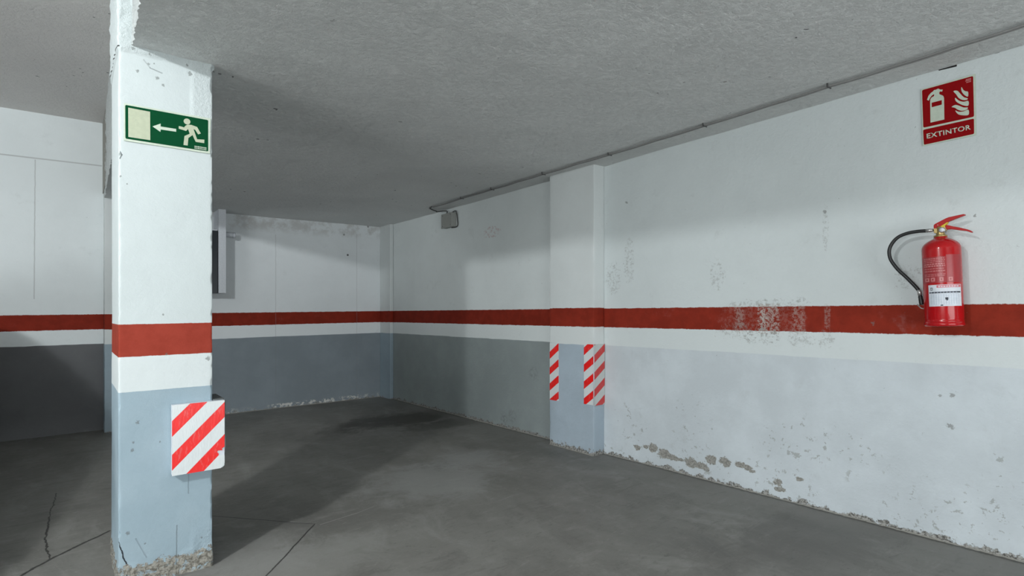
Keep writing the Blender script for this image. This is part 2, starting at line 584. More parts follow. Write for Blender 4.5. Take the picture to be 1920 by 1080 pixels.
def sheet(name, fn, s0, s1, t0, t1, step, mat, parent=None, uvf=None, flip=False, amp=0.003, nrm=(0, 0, 1), back=None):
    """A wall, floor or ceiling face as a grid with slight unevenness. fn(s, t) -> world point."""
    ns = max(1, int(abs(s1 - s0) * H / step))
    nt = max(1, int(abs(t1 - t0) * H / step))
    V, UV, Fc = [], [], []
    n = Vector(nrm)
    for j in range(nt + 1):
        for i in range(ns + 1):
            s, t = s0 + (s1 - s0) * i / ns, t0 + (t1 - t0) * j / nt
            p = fn(s, t)
            d = noise.noise(p * 1.7) * amp + noise.noise(p * 6) * amp * 0.5
            V.append(p + n * d)
            UV.append(uvf(s, t) if uvf else (s * H, t * H))
    for j in range(nt):
        for i in range(ns):
            a = j * (ns + 1) + i
            f = (a, a + 1, a + ns + 2, a + ns + 1)
            Fc.append(f[::-1] if flip else f)
    if back is not None:        # thickness: a plain back and four sides
        k = len(V)
        c = [fn(s0, t0), fn(s1, t0), fn(s1, t1), fn(s0, t1)]
        off = Vector(back)
        for q in c:
            V.append(q + off)
            UV.append((0, 2.0))
        cs = [0, ns, (nt + 1) * (ns + 1) - 1, nt * (ns + 1)]
        Fc.append((k, k + 1, k + 2, k + 3))
        for i in range(4):
            Fc.append((cs[i], cs[(i + 1) % 4], k + (i + 1) % 4, k + i))
    o = mesh_obj(name, V, Fc, mat, parent, UV, smooth=False)
    return o


def structure(o):
    o['kind'] = 'structure'
    return o


def prism(name, poly, thick_vec, mat, parent=None, smooth=False, uvs=None, label=None):
    """Closed prism over a planar outline (world points)."""
    n = len(poly)
    tv = Vector(thick_vec)
    V = [Vector(p) for p in poly] + [Vector(p) + tv for p in poly]
    Fc = [tuple(range(n)), tuple(range(2 * n - 1, n - 1, -1))]
    for i in range(n):
        Fc.append((i, (i + 1) % n, n + (i + 1) % n, n + i))
    U = None
    if uvs:
        U = list(uvs) + list(uvs)
    return fix_normals(mesh_obj(name, V, Fc, mat, parent, U, smooth, label))


def box(name, lo, hi, mat, parent=None, bev=0.0, label=None):
    """Box between two (u, v, z) corners, its level lines following the building."""
    (a, b, c), (d, e, f) = lo, hi
    V = [P(a, b, c), P(d, b, c), P(d, e, c), P(a, e, c), P(a, b, f), P(d, b, f), P(d, e, f), P(a, e, f)]
    Fc = [(0, 3, 2, 1), (4, 5, 6, 7), (0, 1, 5, 4), (1, 2, 6, 5), (2, 3, 7, 6), (3, 0, 4, 7)]
    o = mesh_obj(name, V, Fc, mat, parent, label=label)
    if bev:
        m = o.modifiers.new('bevel', 'BEVEL')
        m.width = bev
        m.segments = 3
    return o


def tube(name, pts, r, mat, parent=None, seg=12, smooth=True, rad=None, label=None):
    pts = [Vector(p) for p in pts]
    V, Fc = [], []
    up = Vector((0.3, 0.2, 0.93)).normalized()
    n = len(pts)
    for i, p in enumerate(pts):
        t = (pts[min(i + 1, n - 1)] - pts[max(i - 1, 0)]).normalized()
        a = t.cross(up)
        if a.length < 1e-3:
            a = t.cross(Vector((1, 0, 0)))
        a.normalize()
        b = t.cross(a).normalized()
        rr = rad[i] if rad else r
        for k in range(seg):
            an = 2 * math.pi * k / seg
            V.append(p + a * math.cos(an) * rr + b * math.sin(an) * rr)
    for i in range(n - 1):
        for k in range(seg):
            a, b = i * seg + k, i * seg + (k + 1) % seg
            Fc.append((a, b, b + seg, a + seg))
    Fc.append(tuple(range(seg))[::-1])
    Fc.append(tuple(range((n - 1) * seg, n * seg)))
    return fix_normals(mesh_obj(name, V, Fc, mat, parent, None, smooth, label))


def spline(pts, n=8):
    pts = [Vector(p) for p in pts]
    out = []
    for i in range(len(pts) - 1):
        p0, p1, p2, p3 = pts[max(i - 1, 0)], pts[i], pts[i + 1], pts[min(i + 2, len(pts) - 1)]
        for k in range(n):
            t = k / n
            out.append(0.5 * ((2 * p1) + (p2 - p0) * t + (2 * p0 - 5 * p1 + 4 * p2 - p3) * t * t + (3 * p1 - p0 - 3 * p2 + p3) * t ** 3))
    out.append(pts[-1])
    return out


# ------------------------------------------------------------------ the setting
CEIL, HIGH = 0.982, 1.65
EDGE = lambda v: 0.183 + (v - 2.42) * 0.0165      # u of the free edge of the low slab
RISE = lambda u, v: 0.008 * max(0.0, 2.6 - v) * min(1.0, max(0.0, (u - 0.2) / 2.7))   # the slab climbs a little towards the street
PIL = dict(u0=2.795, v0=2.640, v1=3.085)           # pilaster on the extinguisher wall

structure(sheet('floor', lambda s, t: P(s, t, -1), -7.5, 3.0, -2.6, 6.3, 0.08, M['floor'], amp=0.003, back=(0, 0, -0.2)))
# wall with the extinguisher: one plane, two lower paints either side of the pilaster; the whites differ only to offset lamp falloff
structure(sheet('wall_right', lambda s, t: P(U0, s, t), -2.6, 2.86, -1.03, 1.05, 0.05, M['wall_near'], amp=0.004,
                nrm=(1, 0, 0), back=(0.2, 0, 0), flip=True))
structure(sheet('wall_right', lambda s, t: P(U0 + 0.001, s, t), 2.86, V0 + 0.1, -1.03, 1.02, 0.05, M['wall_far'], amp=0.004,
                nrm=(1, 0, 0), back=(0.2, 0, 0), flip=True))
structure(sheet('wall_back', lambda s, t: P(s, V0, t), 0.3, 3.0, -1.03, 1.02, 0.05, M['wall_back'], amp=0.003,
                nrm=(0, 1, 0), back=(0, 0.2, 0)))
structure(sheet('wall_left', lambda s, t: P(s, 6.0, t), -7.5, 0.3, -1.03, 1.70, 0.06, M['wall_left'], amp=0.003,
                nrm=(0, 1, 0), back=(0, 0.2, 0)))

# low slab over the bay: underside and jagged free edge
vs = [-2.6 + i * 0.012 for i in range(int(8.9 / 0.012) + 1)]


def jag(v, k=1.0):
    p = Vector((v * H * 22, 3.3, k))
    return (noise.noise(p * 0.6) * 0.004 + noise.noise(p * 2.7) * 0.007 + noise.noise(Vector((v * 4, 9.1, k))) * 0.005) * (1 if v < 6 else 0.5)


V, UV, Fc = [], [], []
NU = 60
for v in vs:
    e = EDGE(v) + jag(v)
    for i in range(NU + 1):
        u = e + (3.0 - e) * (i / NU) ** 1.3
        p = P(u, v, CEIL + RISE(u, v))
        V.append(p + Vector((0, 0, noise.noise(p * 1.3) * 0.006 + noise.noise(p * 5) * 0.003)))
        UV.append((u * H, v * H))
for j in range(len(vs) - 1):
    for i in range(NU):
        a = j * (NU + 1) + i
        Fc.append((a, a + NU + 1, a + NU + 2, a + 1))
structure(mesh_obj('ceiling', V, Fc, M['ceiling'], None, UV))
V, UV, Fc = [], [], []
NZ = 40
for v in vs:
    for i in range(NZ + 1):
        z = CEIL + (HIGH + 0.02 - CEIL) * (i / NZ)
        f = max(0, 1 - i / 6)
        e = EDGE(v) + jag(v) * f + jag(v, 5 + z * 30) * 0.6 * (1 - f)
        V.append(P(e, v, z) + (Vector((0, 0, noise.noise(P(e, v, z) * 1.3) * 0.006 + noise.noise(P(e, v, z) * 5) * 0.003)) if i == 0 else Vector((0, 0, 0))))
        UV.append((v * H, z * H))
for j in range(len(vs) - 1):
    for i in range(NZ):
        a = j * (NZ + 1) + i
        Fc.append((a, a + 1, a + NZ + 2, a + NZ + 1))
structure(mesh_obj('ceiling_edge', V, Fc, M['slab_face'], None, UV))
# closed top over the slab keeps outside light out
structure(box('ceiling_slab', (EDGE(2.42) + 0.05, -2.6, CEIL + 0.06), (3.1, 6.3, HIGH), M['rubble']))
structure(sheet('ceiling', lambda s, t: P(s, t, HIGH), -7.5, 0.32, -2.6, 6.3, 0.08, M['ceiling_high'], amp=0.003, flip=True, back=(0, 0, 0.2)))
structure(sheet('wall_left', lambda s, t: P(-7.5, s, t), -2.6, 6.2, -1.03, 1.70, 0.3, M['wall_left'], amp=0.0, nrm=(1, 0, 0), back=(-0.2, 0, 0)))


def column(name, u0, u1, v0, v1, z0, z1, mat, label, cat, chips=0.0, step=0.02, r=0.006, sface=0.0, head=None, chip_lo=None):
    """Upright member with worn arrises. s runs along the front face from u0; the lane face has s < 0."""
    loop = []

    def run(a, b, sa, sb, nrm):
        L = (Vector(b) - Vector(a)).length * H
        n = max(2, int(L / step))
        ts = sorted(set([round(i / n, 5) for i in range(n)] + [q / L for q in (0.0015, 0.003, 0.006, 0.009)] + [1 - q / L for q in (0.0015, 0.003, 0.006, 0.009)]))
        for t in ts:
            loop.append((Vector(a).lerp(Vector(b), t), sa + (sb - sa) * t, nrm, min(t, 1 - t) * L, t))
    W, D = (u1 - u0) * H, (v1 - v0) * H
    run((u0, v1), (u0, v0), -D, 0.0, (-1, 0))
    run((u0, v0), (u1, v0), 0.0, W, (0, -1))
    run((u1, v0), (u1, v1), W, W + D, (1, 0))
    run((u1, v1), (u0, v1), W + D, W + D + W, (0, 1))
    # denser rows near the arrises
    cu, cv = (u0 + u1) / 2, (v0 + v1) / 2
    org = P(cu, cv, z0)
    root = empty(name, org, 0, label, cat) if label else None
    nz = int((z1 - z0) * H / step)
    V, UV, Fc = [], [], []
    n = len(loop)
    for j in range(nz + 1):
        z = z0 + (z1 - z0) * j / nz
        for (p, s, nr, d, t) in loop:
            q = P(p.x, p.y, z)
            inw = Vector((cu - p.x, cv - p.y, 0))
            inw = Vector((math.copysign(1, inw.x), math.copysign(1, inw.y), 0))
            k = math.exp(-(d / r) ** 1.5)
            c = noise.noise(Vector((p.x * 9 + p.y * 5, z * H * 9, 1))) * 0.4 + noise.noise(Vector((p.x * 3, p.y * 3, z * H * 38))) * 0.5 + noise.noise(Vector((p.x * 3, p.y * 3, z * H * 90))) * 0.35
            c = max(0.0, c - 0.05)
            q += inw * k * (0.0012 + chips * c)
            q += Vector((nr[0], nr[1], 0)) * (noise.noise(q * 4) * 0.002 + noise.noise(q * 15) * 0.0008)
            if head and z > head:
                q += Vector((nr[0], nr[1], 0)) * (0.006 + noise.noise(q * 28) * 0.007)
            low = max(0.0, (-0.90 - z) / 0.1)
            if chip_lo and low > 0:
                q += Vector((nr[0], nr[1], 0)) * (min(low, 1.2) * 0.004 + (noise.noise(q * 30) + 0.6 * noise.noise(q * 75)) * 0.006 * min(1, low * 3))
            V.append(q)
            UV.append((s, z * H))
    for j in range(nz):
        for i in range(n):
            i2 = (i + 1) % n
            Fc.append((j * n + i, j * n + i2, (j + 1) * n + i2, (j + 1) * n + i))
    o = mesh_obj('shaft' if label else name, V, Fc, mat, root, UV, smooth=True)
    if not label:
        structure(o)
    return root or o


pillar = column('concrete_pillar', 0.142, 0.447, 2.4757, 2.876, -1.01, HIGH, M['pillar'],
                'square white and pale blue concrete pillar with one red band, standing free on the floor', 'pillar',
                chips=0.016, step=0.012, r=0.0045, head=0.965, chip_lo=True)
column('painted_pilaster', PIL['u0'], U0 - 0.001, PIL['v0'], PIL['v1'], -1.01, CEIL + 0.01, M['pilaster'],
       'shallow blue-footed pilaster with two striped guards, on the extinguisher wall', 'pilaster', chips=0.006, step=0.03, r=0.008)
column('corner_column', 2.858, U0 - 0.001, 5.84, V0 - 0.001, -1.01, CEIL + 0.01, M['column'],
       'slim blue-footed column filling the far corner of the parking bay', 'column', chips=0.004, step=0.03, r=0.008)
column('lane_column', 0.239, 0.60, 5.828, V0 + 0.05, -1.01, HIGH, M['column'],
       'half hidden column against the back wall, showing behind the free standing pillar', 'column', chips=0.004, step=0.03, r=0.008)


def fillet(name, a, b, side, n, r0, seed):
    """Crumbling line of mortar where a wall meets the floor. side: unit (u, v) pointing into the room."""
    V, Fc = [], []
    for i in range(n + 1):
        t = i / n
        u, v = a[0] + (b[0] - a[0]) * t, a[1] + (b[1] - a[1]) * t
        q = noise.noise(Vector((t * n * 0.35, seed, 0))) + 0.5 * noise.noise(Vector((t * n * 0.9, seed, 4)))
        w = max(0.002, r0 * (0.75 + q))
        h = max(0.002, r0 * (0.7 + 1.1 * noise.noise(Vector((t * n * 0.5, seed, 8)))))
        c = P(u, v, -1)
        sd = Vector((side[0], side[1], 0))
        V += [c - sd * 0.01 + Vector((0, 0, h)), c + sd * w * 0.35 + Vector((0, 0, h * 0.75)), c + sd * w * 0.8 + Vector((0, 0, h * 0.25)), c + sd * w * 1.3 - Vector((0, 0, 0.006))]
    for i in range(n):
        for k in range(3):
            q = i * 4 + k
            Fc.append((q, q + 1, q + 5, q + 4))
    o = mesh_obj(name, V, Fc, M['rubble'])
    return structure(o)


fillet('trim_1', (U0, -0.5), (U0, PIL['v0']), (-1, 0), 420, 0.009, 2.0)
fillet('trim_2', (U0, PIL['v1']), (U0, 5.84), (-1, 0), 260, 0.012, 5.0)
fillet('trim_3', (0.6, V0), (2.86, V0), (0, -1), 200, 0.011, 9.0)
fillet('trim_4', (PIL['u0'], PIL['v0']), (PIL['u0'], PIL['v1']), (-1, 0), 40, 0.010, 12.0)

# ------------------------------------------------------------------ small materials
M['galv'] = plain('zinc', (0.42, 0.43, 0.42), 0.4, 0.8)
M['cable'] = plain('grey_cable', (0.24, 0.24, 0.235), 0.5)
M['clip'] = plain('dark_clip', (0.06, 0.06, 0.06), 0.6)
M['boxgrey'] = plain('dusty_plastic', (0.33, 0.34, 0.32), 0.6)
M['glow_cream'] = plain('cream_film', (0.47, 0.51, 0.38), 0.5, spec=0.2)
M['cream_white'] = plain('pale_film', (0.55, 0.62, 0.52), 0.45, spec=0.2)
M['sign_green'] = plain('green_film', (0.001, 0.058, 0.020), 0.5, spec=0.08)
M['sign_red'] = plain('red_film', (0.26, 0.003, 0.005), 0.5, spec=0.08)
M['ext_red'] = plain('red_lacquer', (0.43, 0.005, 0.008), 0.22, coat=0.35, spec=0.3)
M['lever_red'] = plain('red_lever', (0.42, 0.010, 0.010), 0.35, spec=0.25)
M['black'] = plain('black_rubber', (0.012, 0.013, 0.014), 0.45)
M['brass'] = plain('brass', (0.45, 0.33, 0.14), 0.4, 0.8)
M['yellow'] = plain('yellow_plastic', (0.65, 0.48, 0.02), 0.45)
M['steel'] = plain('steel', (0.55, 0.55, 0.54), 0.35, 0.8)
M['paper'] = plain('white_sticker', (0.66, 0.70, 0.76), 0.5)
M['ink'] = plain('dark_ink', (0.03, 0.035, 0.05), 0.6)
M['gridink'] = plain('pale_blue_ink', (0.40, 0.48, 0.58), 0.6)
M['pink'] = plain('pink_ink', (0.62, 0.16, 0.19), 0.5)
M['faded'] = plain('faded_red_panel', (0.34, 0.028, 0.034), 0.3)
M['print'] = plain('pale_red_print', (0.55, 0.20, 0.20), 0.4)
M['foam'] = plain('dark_foam', (0.10, 0.11, 0.11), 0.8)
M['cabwhite'] = plain('white_casing', (0.60, 0.63, 0.67), 0.6)
M['cabdark'] = plain('dark_glass_door', (0.012, 0.018, 0.024), 0.25)


def stripe_mat(name, period, c0, slope=1.0, duty=0.48, red=(0.80, 0.012, 0.010), white=(0.66, 0.70, 0.71), crease=0.4):
    g = G(name)
    _, s, t = g.uv()
    c = (s * slope + t - c0) * (1 / period)
    fr = g.math('FRACT', c + 8.0)
    on = g.step(fr, duty + 0.01, duty - 0.01) * g.step(fr, 0.0, 0.02)
    scr = g.step(g.noise(30, 4, 0.7, 3, stretch=(2.4, 0.5)), 0.55, 0.62)
    col = g.mix(on, white, red)
    col = g.mix(scr * 0.12, col, (0.5, 0.5, 0.5))
    n = g.noise(26, 4, 0.7, 8, stretch=(2.5, 0.5))
    return g.out(col, 0.35, g.bump(n, crease, 0.004))


# ------------------------------------------------------------------ foam guard on the pillar
FV = 2.4757
fu0, fz0 = on_v(322.5, 760, FV - 0.03)
fu1, _ = on_v(421, 749, FV - 0.03)
ft = fz0 + 0.0
fb = fz0 - 0.266
gw, gh = (fu1 - fu0) * H, (ft - fb) * H
guard = empty('corner_guard', P(fu1, FV, fb), 0, 'square red and white striped foam guard with a torn edge on the free standing pillar', 'guard')
m = stripe_mat('striped_film_pillar', 0.156, 0.071)


def gp(x, y, dv=0.03):          # x to the bay, y down, metres, on the front of the guard
    return P(fu0 + x / H, FV - dv, ft - y / H)


def guard_outline(r=0.006):
    o = [(0, 0), (gw, 0), (gw, 0.226), (gw - 0.012, 0.232), (gw - 0.010, 0.241), (gw - 0.030, 0.240), (gw - 0.033, 0.247), (gw - 0.026, 0.255),
         (gw - 0.026, 0.262), (gw - 0.010, 0.264), (gw, 0.268), (gw, gh - 0.022), (gw - 0.006, gh - 0.008), (gw - 0.018, gh), (0, gh)]
    return o


ol = guard_outline()
prism('striped_face', [gp(x, y, 0.0315) for x, y in ol], (0, 0.0035, 0), m, guard, uvs=ol)
blk = prism('foam_pad', [gp(x, y, 0.0290) for x, y in [(0.001, 0.001), (gw, 0.001), (gw, gh - 0.01), (gw - 0.01, gh - 0.002), (0.001, gh - 0.001)]], (0, 0.0290 * H - 0.001, 0), M['paper'], guard)
box('foam_return', (0.449, FV + 0.001, fb + 0.004), (fu1 + 0.004, FV + 0.16, ft + 0.004), M['foam'], guard, label='dark foam leg of the guard along the pillar side')
tube('torn_edge', [gp(gw + 0.003, y, 0.026 - 0.006 * math.sin(y * 20)) for y in [i * 0.025 for i in range(11)]], 0.003, M['foam'], guard, seg=6)

# ------------------------------------------------------------------ guards on the pilaster
PU = PIL['u0']


def strip_on_pilaster(name, x0, x1, y0, y1, label, c0, wrap=False):
    va, z0 = on_u(x0, y0, PU)
    vb, _ = on_u(x1, y0, PU)
    if wrap:
        vb = PIL['v0'] - 0.004
    _, z1 = on_u(x0, y1, PU)
    root = empty(name, P(PU, vb, z1), 0, label, 'guard')
    w, h = abs(va - vb) * H, (z0 - z1) * H
    mt = stripe_mat('striped_film_' + ('wrapped' if wrap else 'single'), 0.1435, c0, slope=0.72, duty=0.47, crease=0.1)
    lo, hi = z1, z0
    n = 6

    def pan(nm, pts, uv, tv, mat=mt, lab=None):
        prism(nm, pts, tv, mat, root, uvs=uv, label=lab)
    q = [(va, hi), (vb, hi), (vb, lo), (va, lo)]
    pan('front_strip', [P(PU, v, z) for v, z in q], [((va - v) * H, (hi - z) * H) for v, z in q], (-0.008, 0, 0))
    if wrap:
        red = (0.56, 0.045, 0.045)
        mt2 = stripe_mat('striped_film_side', 0.1435, c0, slope=0.72, duty=0.47, red=red, white=(0.52, 0.55, 0.54), crease=0.1)  # same stripes in darker colours for the side leg
        ue = U0 - 0.004
        q = [(PU - 0.006, hi), (ue, hi), (ue, lo - 0.003), (PU - 0.006, lo - 0.003)]
        pan('side_strip', [P(u, PIL['v0'], z) for u, z in q], [(w + 0.008 + (u - PU) * H, (hi - z) * H) for u, z in q], (0, -0.008, 0), mt2, 'darker side leg of the striped guard')
        e = [(PU - 0.0065, hi), (PU - 0.0065, lo)]
        tube('edge_bead', [P(PU - 0.0065, PIL['v0'] - 0.0065, hi), P(PU - 0.0065, PIL['v0'] - 0.0065, lo)], 0.004, M['cabwhite'], root, seg=8)
    return root


strip_on_pilaster('corner_guard', 1096, 1113, 645, 757,
                  'striped guard folded round the pilaster edge next to the white extinguisher wall', 0.150 - 0.122, wrap=True)
strip_on_pilaster('corner_guard', 1032, 1047.5, 643, 749,
                  'narrow single striped strip on the pilaster edge next to the parking bay corner', 0.078)

# ------------------------------------------------------------------ signs
def flat_part(name, pts, mat, parent, proj, lift, thick, label=None):
    """Outline given in photograph pixels, laid on the sign's own plane and given a thickness."""
    w, ax = proj(pts, lift)
    return prism(name, w, ax * thick, mat, parent, label=label)


def proj_u(pts, lift):          # sign on the extinguisher wall
    u = U0 - 0.0035 - lift / H
    return [P(U0 - 0.0035 - lift / H, *on_u(x, y, U0 - 0.0035)) for x, y in pts], Vector((1, 0, 0))


def proj_v(pts, lift):          # sign on the pillar front
    out = []
    for x, y in pts:
        u, z = on_v(x, y, FV - 0.003)
        out.append(P(u, FV - 0.003 - lift / H, z))
    return out, Vector((0, 1, 0))


def rounded(pts, r, n=4):
    """Round the corners of a pixel outline."""
    out = []
    m_ = len(pts)
    for i in range(m_):
        p, a, b = Vector(pts[i]), Vector(pts[i - 1]), Vector(pts[(i + 1) % m_])
        d1, d2 = (a - p), (b - p)
        p1 = p + d1.normalized() * min(r, d1.length / 2)
        p2 = p + d2.normalized() * min(r, d2.length / 2)
        for k in range(n + 1):
            t = k / n
            out.append(tuple((1 - t) ** 2 * p1 + 2 * t * (1 - t) * p + t * t * p2))
    return out


def smooth_outline(pts, n=3):
    out = []
    m_ = len(pts)
    for i in range(m_):
        p0, p1, p2, p3 = (Vector(pts[(i + k) % m_]) for k in (-1, 0, 1, 2))
        for k in range(n):
            t = k / n
            q = 0.5 * ((2 * p1) + (p2 - p0) * t + (2 * p0 - 5 * p1 + 4 * p2 - p3) * t * t + (3 * p1 - p0 - 3 * p2 + p3) * t ** 3)
            out.append(tuple(q))
    return out


def lettering(name, text, quad, mat, parent, proj, lift, thick=0.0006, bold=0.02):
    """Letters bent to a quad given in pixels (tl, tr, br, bl) and laid on the sign."""
    cu = bpy.data.curves.new('letters', 'FONT')
    cu.body = text
    cu.offset = bold
    cu.space_character = 1.06
    tmp = bpy.data.objects.new('letters', cu)
    COL.objects.link(tmp)
    bpy.context.view_layer.update()
    me = bpy.data.meshes.new_from_object(tmp.evaluated_get(bpy.context.evaluated_depsgraph_get()))
    bpy.data.objects.remove(tmp)
    xs = [v.co.x for v in me.vertices]
    ys = [v.co.y for v in me.vertices]
    x0, x1, y0, y1 = min(xs), max(xs), min(ys), max(ys)
    tl, tr, br, bl = (Vector(q) for q in quad)
    org = parent_origin(parent)
    pts = []
    for v in me.vertices:
        a, b = (v.co.x - x0) / (x1 - x0), (v.co.y - y0) / (y1 - y0)
        pts.append(tuple((tl * (1 - a) + tr * a) * b + (bl * (1 - a) + br * a) * (1 - b)))
    w, ax = proj(pts, lift)
    for v, q in zip(me.vertices, w):
        v.co = q - org
    me.materials.clear()
    me.materials.append(mat)
    bm = bmesh.new()
    bm.from_mesh(me)
    r = bmesh.ops.extrude_face_region(bm, geom=bm.faces[:])
    for e in r['geom']:
        if isinstance(e, bmesh.types.BMVert):
            e.co += ax * thick
    bmesh.ops.recalc_face_normals(bm, faces=bm.faces)
    bm.to_mesh(me)
    bm.free()
    o = bpy.data.objects.new(name, me)
    COL.objects.link(o)
    o.parent = parent
    return o


C6 = lambda pts: [(1700 + x / 6.35, 120 + y / 6.353) for x, y in pts]
C2 = lambda pts: [(220 + x / 9.0, 180 + y / 9.0) for x, y in pts]

ev, ez = on_u(1778, 270, U0)
sg = empty('extinguisher_sign', P(U0 - 0.004, ev, ez), 0, 'red sign with a white extinguisher, flames and the word EXTINTOR, high on the white wall', 'sign')
flat_part('sign_plate', rounded(C6([(174, 302), (818, 116), (829, 846), (192, 978)]), 1.2), M['cream_white'], sg, proj_u, 0.001, 0.003)
flat_part('picture_field', rounded(C6([(184, 312), (792, 143), (803, 628), (199, 760)]), 3), M['sign_red'], sg, proj_u, 0.0016, 0.001)
flat_part('word_field', rounded(C6([(196, 785), (802, 650), (804, 833), (206, 964)]), 2.6), M['sign_red'], sg, proj_u, 0.0016, 0.001)
flat_part('extinguisher_symbol', C6([(285, 700), (450, 662), (446, 405), (436, 380), (415, 370), (392, 362), (388, 345), (396, 328), (424, 330), (430, 306),
          (402, 306), (376, 294), (350, 308), (325, 312), (322, 322), (290, 345), (262, 378), (244, 428), (264, 438), (280, 405), (300, 378), (325, 360),
          (330, 368), (326, 384), (300, 398), (284, 420), (281, 445)]), M['cream_white'], sg, proj_u, 0.0022, 0.001)
flat_part('symbol_band', C6([(300, 463), (420, 432), (420, 485), (301, 516)]), M['sign_red'], sg, proj_u, 0.0028, 0.001)
for fl in ([(655, 275), (675, 308), (702, 326), (732, 333), (731, 388), (700, 378), (668, 348), (652, 312)],
           [(558, 325), (605, 320), (640, 355), (682, 396), (728, 411), (715, 428), (668, 430), (620, 405), (590, 362)],
           [(580, 403), (622, 436), (680, 451), (735, 440), (735, 497), (680, 495), (622, 470), (584, 440)],
           [(536, 513), (580, 489), (630, 500), (680, 519), (730, 519), (713, 546), (660, 558), (610, 545), (574, 522)],
           [(582, 554), (622, 570), (680, 565), (736, 545), (738, 605), (680, 613), (622, 603), (594, 580)]):
    flat_part('flame_symbol', smooth_outline(C6(fl)), M['cream_white'], sg, proj_u, 0.0022, 0.001)
lettering('lettering', 'EXTINTOR', C6([(236, 832), (760, 722), (764, 780), (241, 892)]), M['cream_white'], sg, proj_u, 0.0024)
for i in range(3):
    y = 172 + i * 17
    flat_part('maker_mark', C6([(706 + i * 2 - (i == 1) * 8, y + 12), (768, y - 3), (768, y + 6), (706 + i * 2 - (i == 1) * 8, y + 21)]), M['print'], sg, proj_u, 0.0020, 0.0006)

eu, ezz = on_v(313, 275, FV)
xs_ = empty('exit_sign', P(eu, FV - 0.004, ezz), 0, 'green emergency exit sign with running figure, arrow and pale door, on the pillar', 'sign')
flat_part('sign_plate', rounded(C2([(112, 118), (1574, 382), (1562, 974), (108, 752)]), 1.0), M['cream_white'], xs_, proj_v, 0.001, 0.003)
flat_part('green_field', rounded(C2([(133, 150), (1532, 408), (1532, 938), (136, 720)]), 2.6), M['sign_green'], xs_, proj_v, 0.0016, 0.001)
flat_part('door_symbol', C2([(183, 198), (552, 268), (555, 748), (185, 692)]), M['glow_cream'], xs_, proj_v, 0.0022, 0.001)
flat_part('arrow_symbol', C2([(592, 515), (730, 467), (730, 517), (992, 558), (992, 606), (732, 567), (726, 608)]), M['cream_white'], xs_, proj_v, 0.0022, 0.001)
flat_part('figure_body', C2([(1035, 510), (1068, 514), (1125, 532), (1148, 503), (1185, 484), (1250, 490), (1345, 525), (1408, 635), (1362, 650), (1315, 575), (1284, 560),
          (1345, 732), (1468, 738), (1465, 798), (1322, 776), (1268, 662), (1198, 710), (1186, 838), (1115, 828), (1132, 676), (1220, 640), (1192, 558), (1160, 592), (1035, 554)]),
          M['glow_cream'], xs_, proj_v, 0.0022, 0.001)
flat_part('figure_head', C2([(1175 + 57 * math.cos(a) , 432 + 50 * math.sin(a) + 8 * math.cos(a)) for a in [i * math.pi / 10 for i in range(20)]]), M['glow_cream'], xs_, proj_v, 0.0022, 0.001)
rnd = random.Random(4)
x = 1302
while x < 1505:
    w = rnd.choice((9, 14, 20))
    d = (x - 1302) * 0.16
    flat_part('maker_mark', C2([(x, 838 + d), (x + w, 840 + d + w * .16), (x + w, 862 + d), (x, 860 + d)]), M['cream_white'], xs_, proj_v, 0.0018, 0.0004)
    flat_part('maker_mark', C2([(x, 868 + d), (x + w, 870 + d + w * .16), (x + w, 890 + d), (x, 887 + d)]), M['cream_white'], xs_, proj_v, 0.0018, 0.0004)
    x += w + 7

# ------------------------------------------------------------------ fire extinguisher
AU = U0 - 0.0659 - 0.020
av, _ = on_u(1771, 600, AU)
R_ = 0.0659 * H
zb = -0.087
base = P(AU, av, zb)
tilt = Matrix.Rotation(math.radians(-2.1), 3, 'X')
ext = empty('fire_extinguisher', base, 0, 'red powder fire extinguisher with black hose hanging on the white wall', 'fire extinguisher')


def T(x, y, z):                 # extinguisher's own frame: x into the wall, y towards the far corner, z up its axis
    return base + tilt @ Vector((x, y, z))


def lathe(name, prof, mat, seg=64, label=None):
    V, Fc = [], []
    for (r, z) in prof:
        for k in range(seg):
            a = 2 * math.pi * k / seg
            V.append(T(r * math.cos(a), r * math.sin(a), z))
    for i in range(len(prof) - 1):
        for k in range(seg):
            a, b = i * seg + k, i * seg + (k + 1) % seg
            Fc.append((a, b, b + seg, a + seg))
    Fc.append(tuple(range(seg))[::-1])
    Fc.append(tuple(range((len(prof) - 1) * seg, len(prof) * seg)))
    return fix_normals(mesh_obj(name, V, Fc, mat, ext, None, True, label))


k = R_ / 0.081
lathe('cylinder_body', [(0.070, 0.012), (0.0805, 0.016), (0.0812, 0.024), (0.079, 0.030), (0.079, 0.034), (0.081 * 1, 0.042), (0.081, 0.20), (0.081, 0.385),
                        (0.0800, 0.396), (0.076, 0.407), (0.068, 0.418), (0.056, 0.428), (0.043, 0.436), (0.032, 0.441), (0.0285, 0.445), (0.0275, 0.449)], M['ext_red'])
lathe('base_ring', [(0.074, 0.000), (0.080, -0.001), (0.0835, 0.003), (0.0842, 0.010), (0.082, 0.019), (0.078, 0.022), (0.070, 0.018)], M['ext_red'])
lathe('neck_ring', [(0.026, 0.449), (0.0285, 0.450), (0.0285, 0.456), (0.024, 0.458)], M['brass'], 32)
lathe('valve_body', [(0.018, 0.457), (0.019, 0.462), (0.016, 0.475), (0.016, 0.498), (0.012, 0.503)], M['brass'], 24)


def ext_prism(name, px, half, mat, label=None, dx=0.0):
    pts = [P(AU, *on_u(x, y, AU)) for x, y in px]
    pts = [p + Vector((-half + dx, 0, 0)) for p in pts]
    o = prism(name, pts, (2 * half, 0, 0), mat, ext, label=label)
    m_ = o.modifiers.new('bevel', 'BEVEL')
    m_.width = 0.0015
    m_.segments = 2
    return o


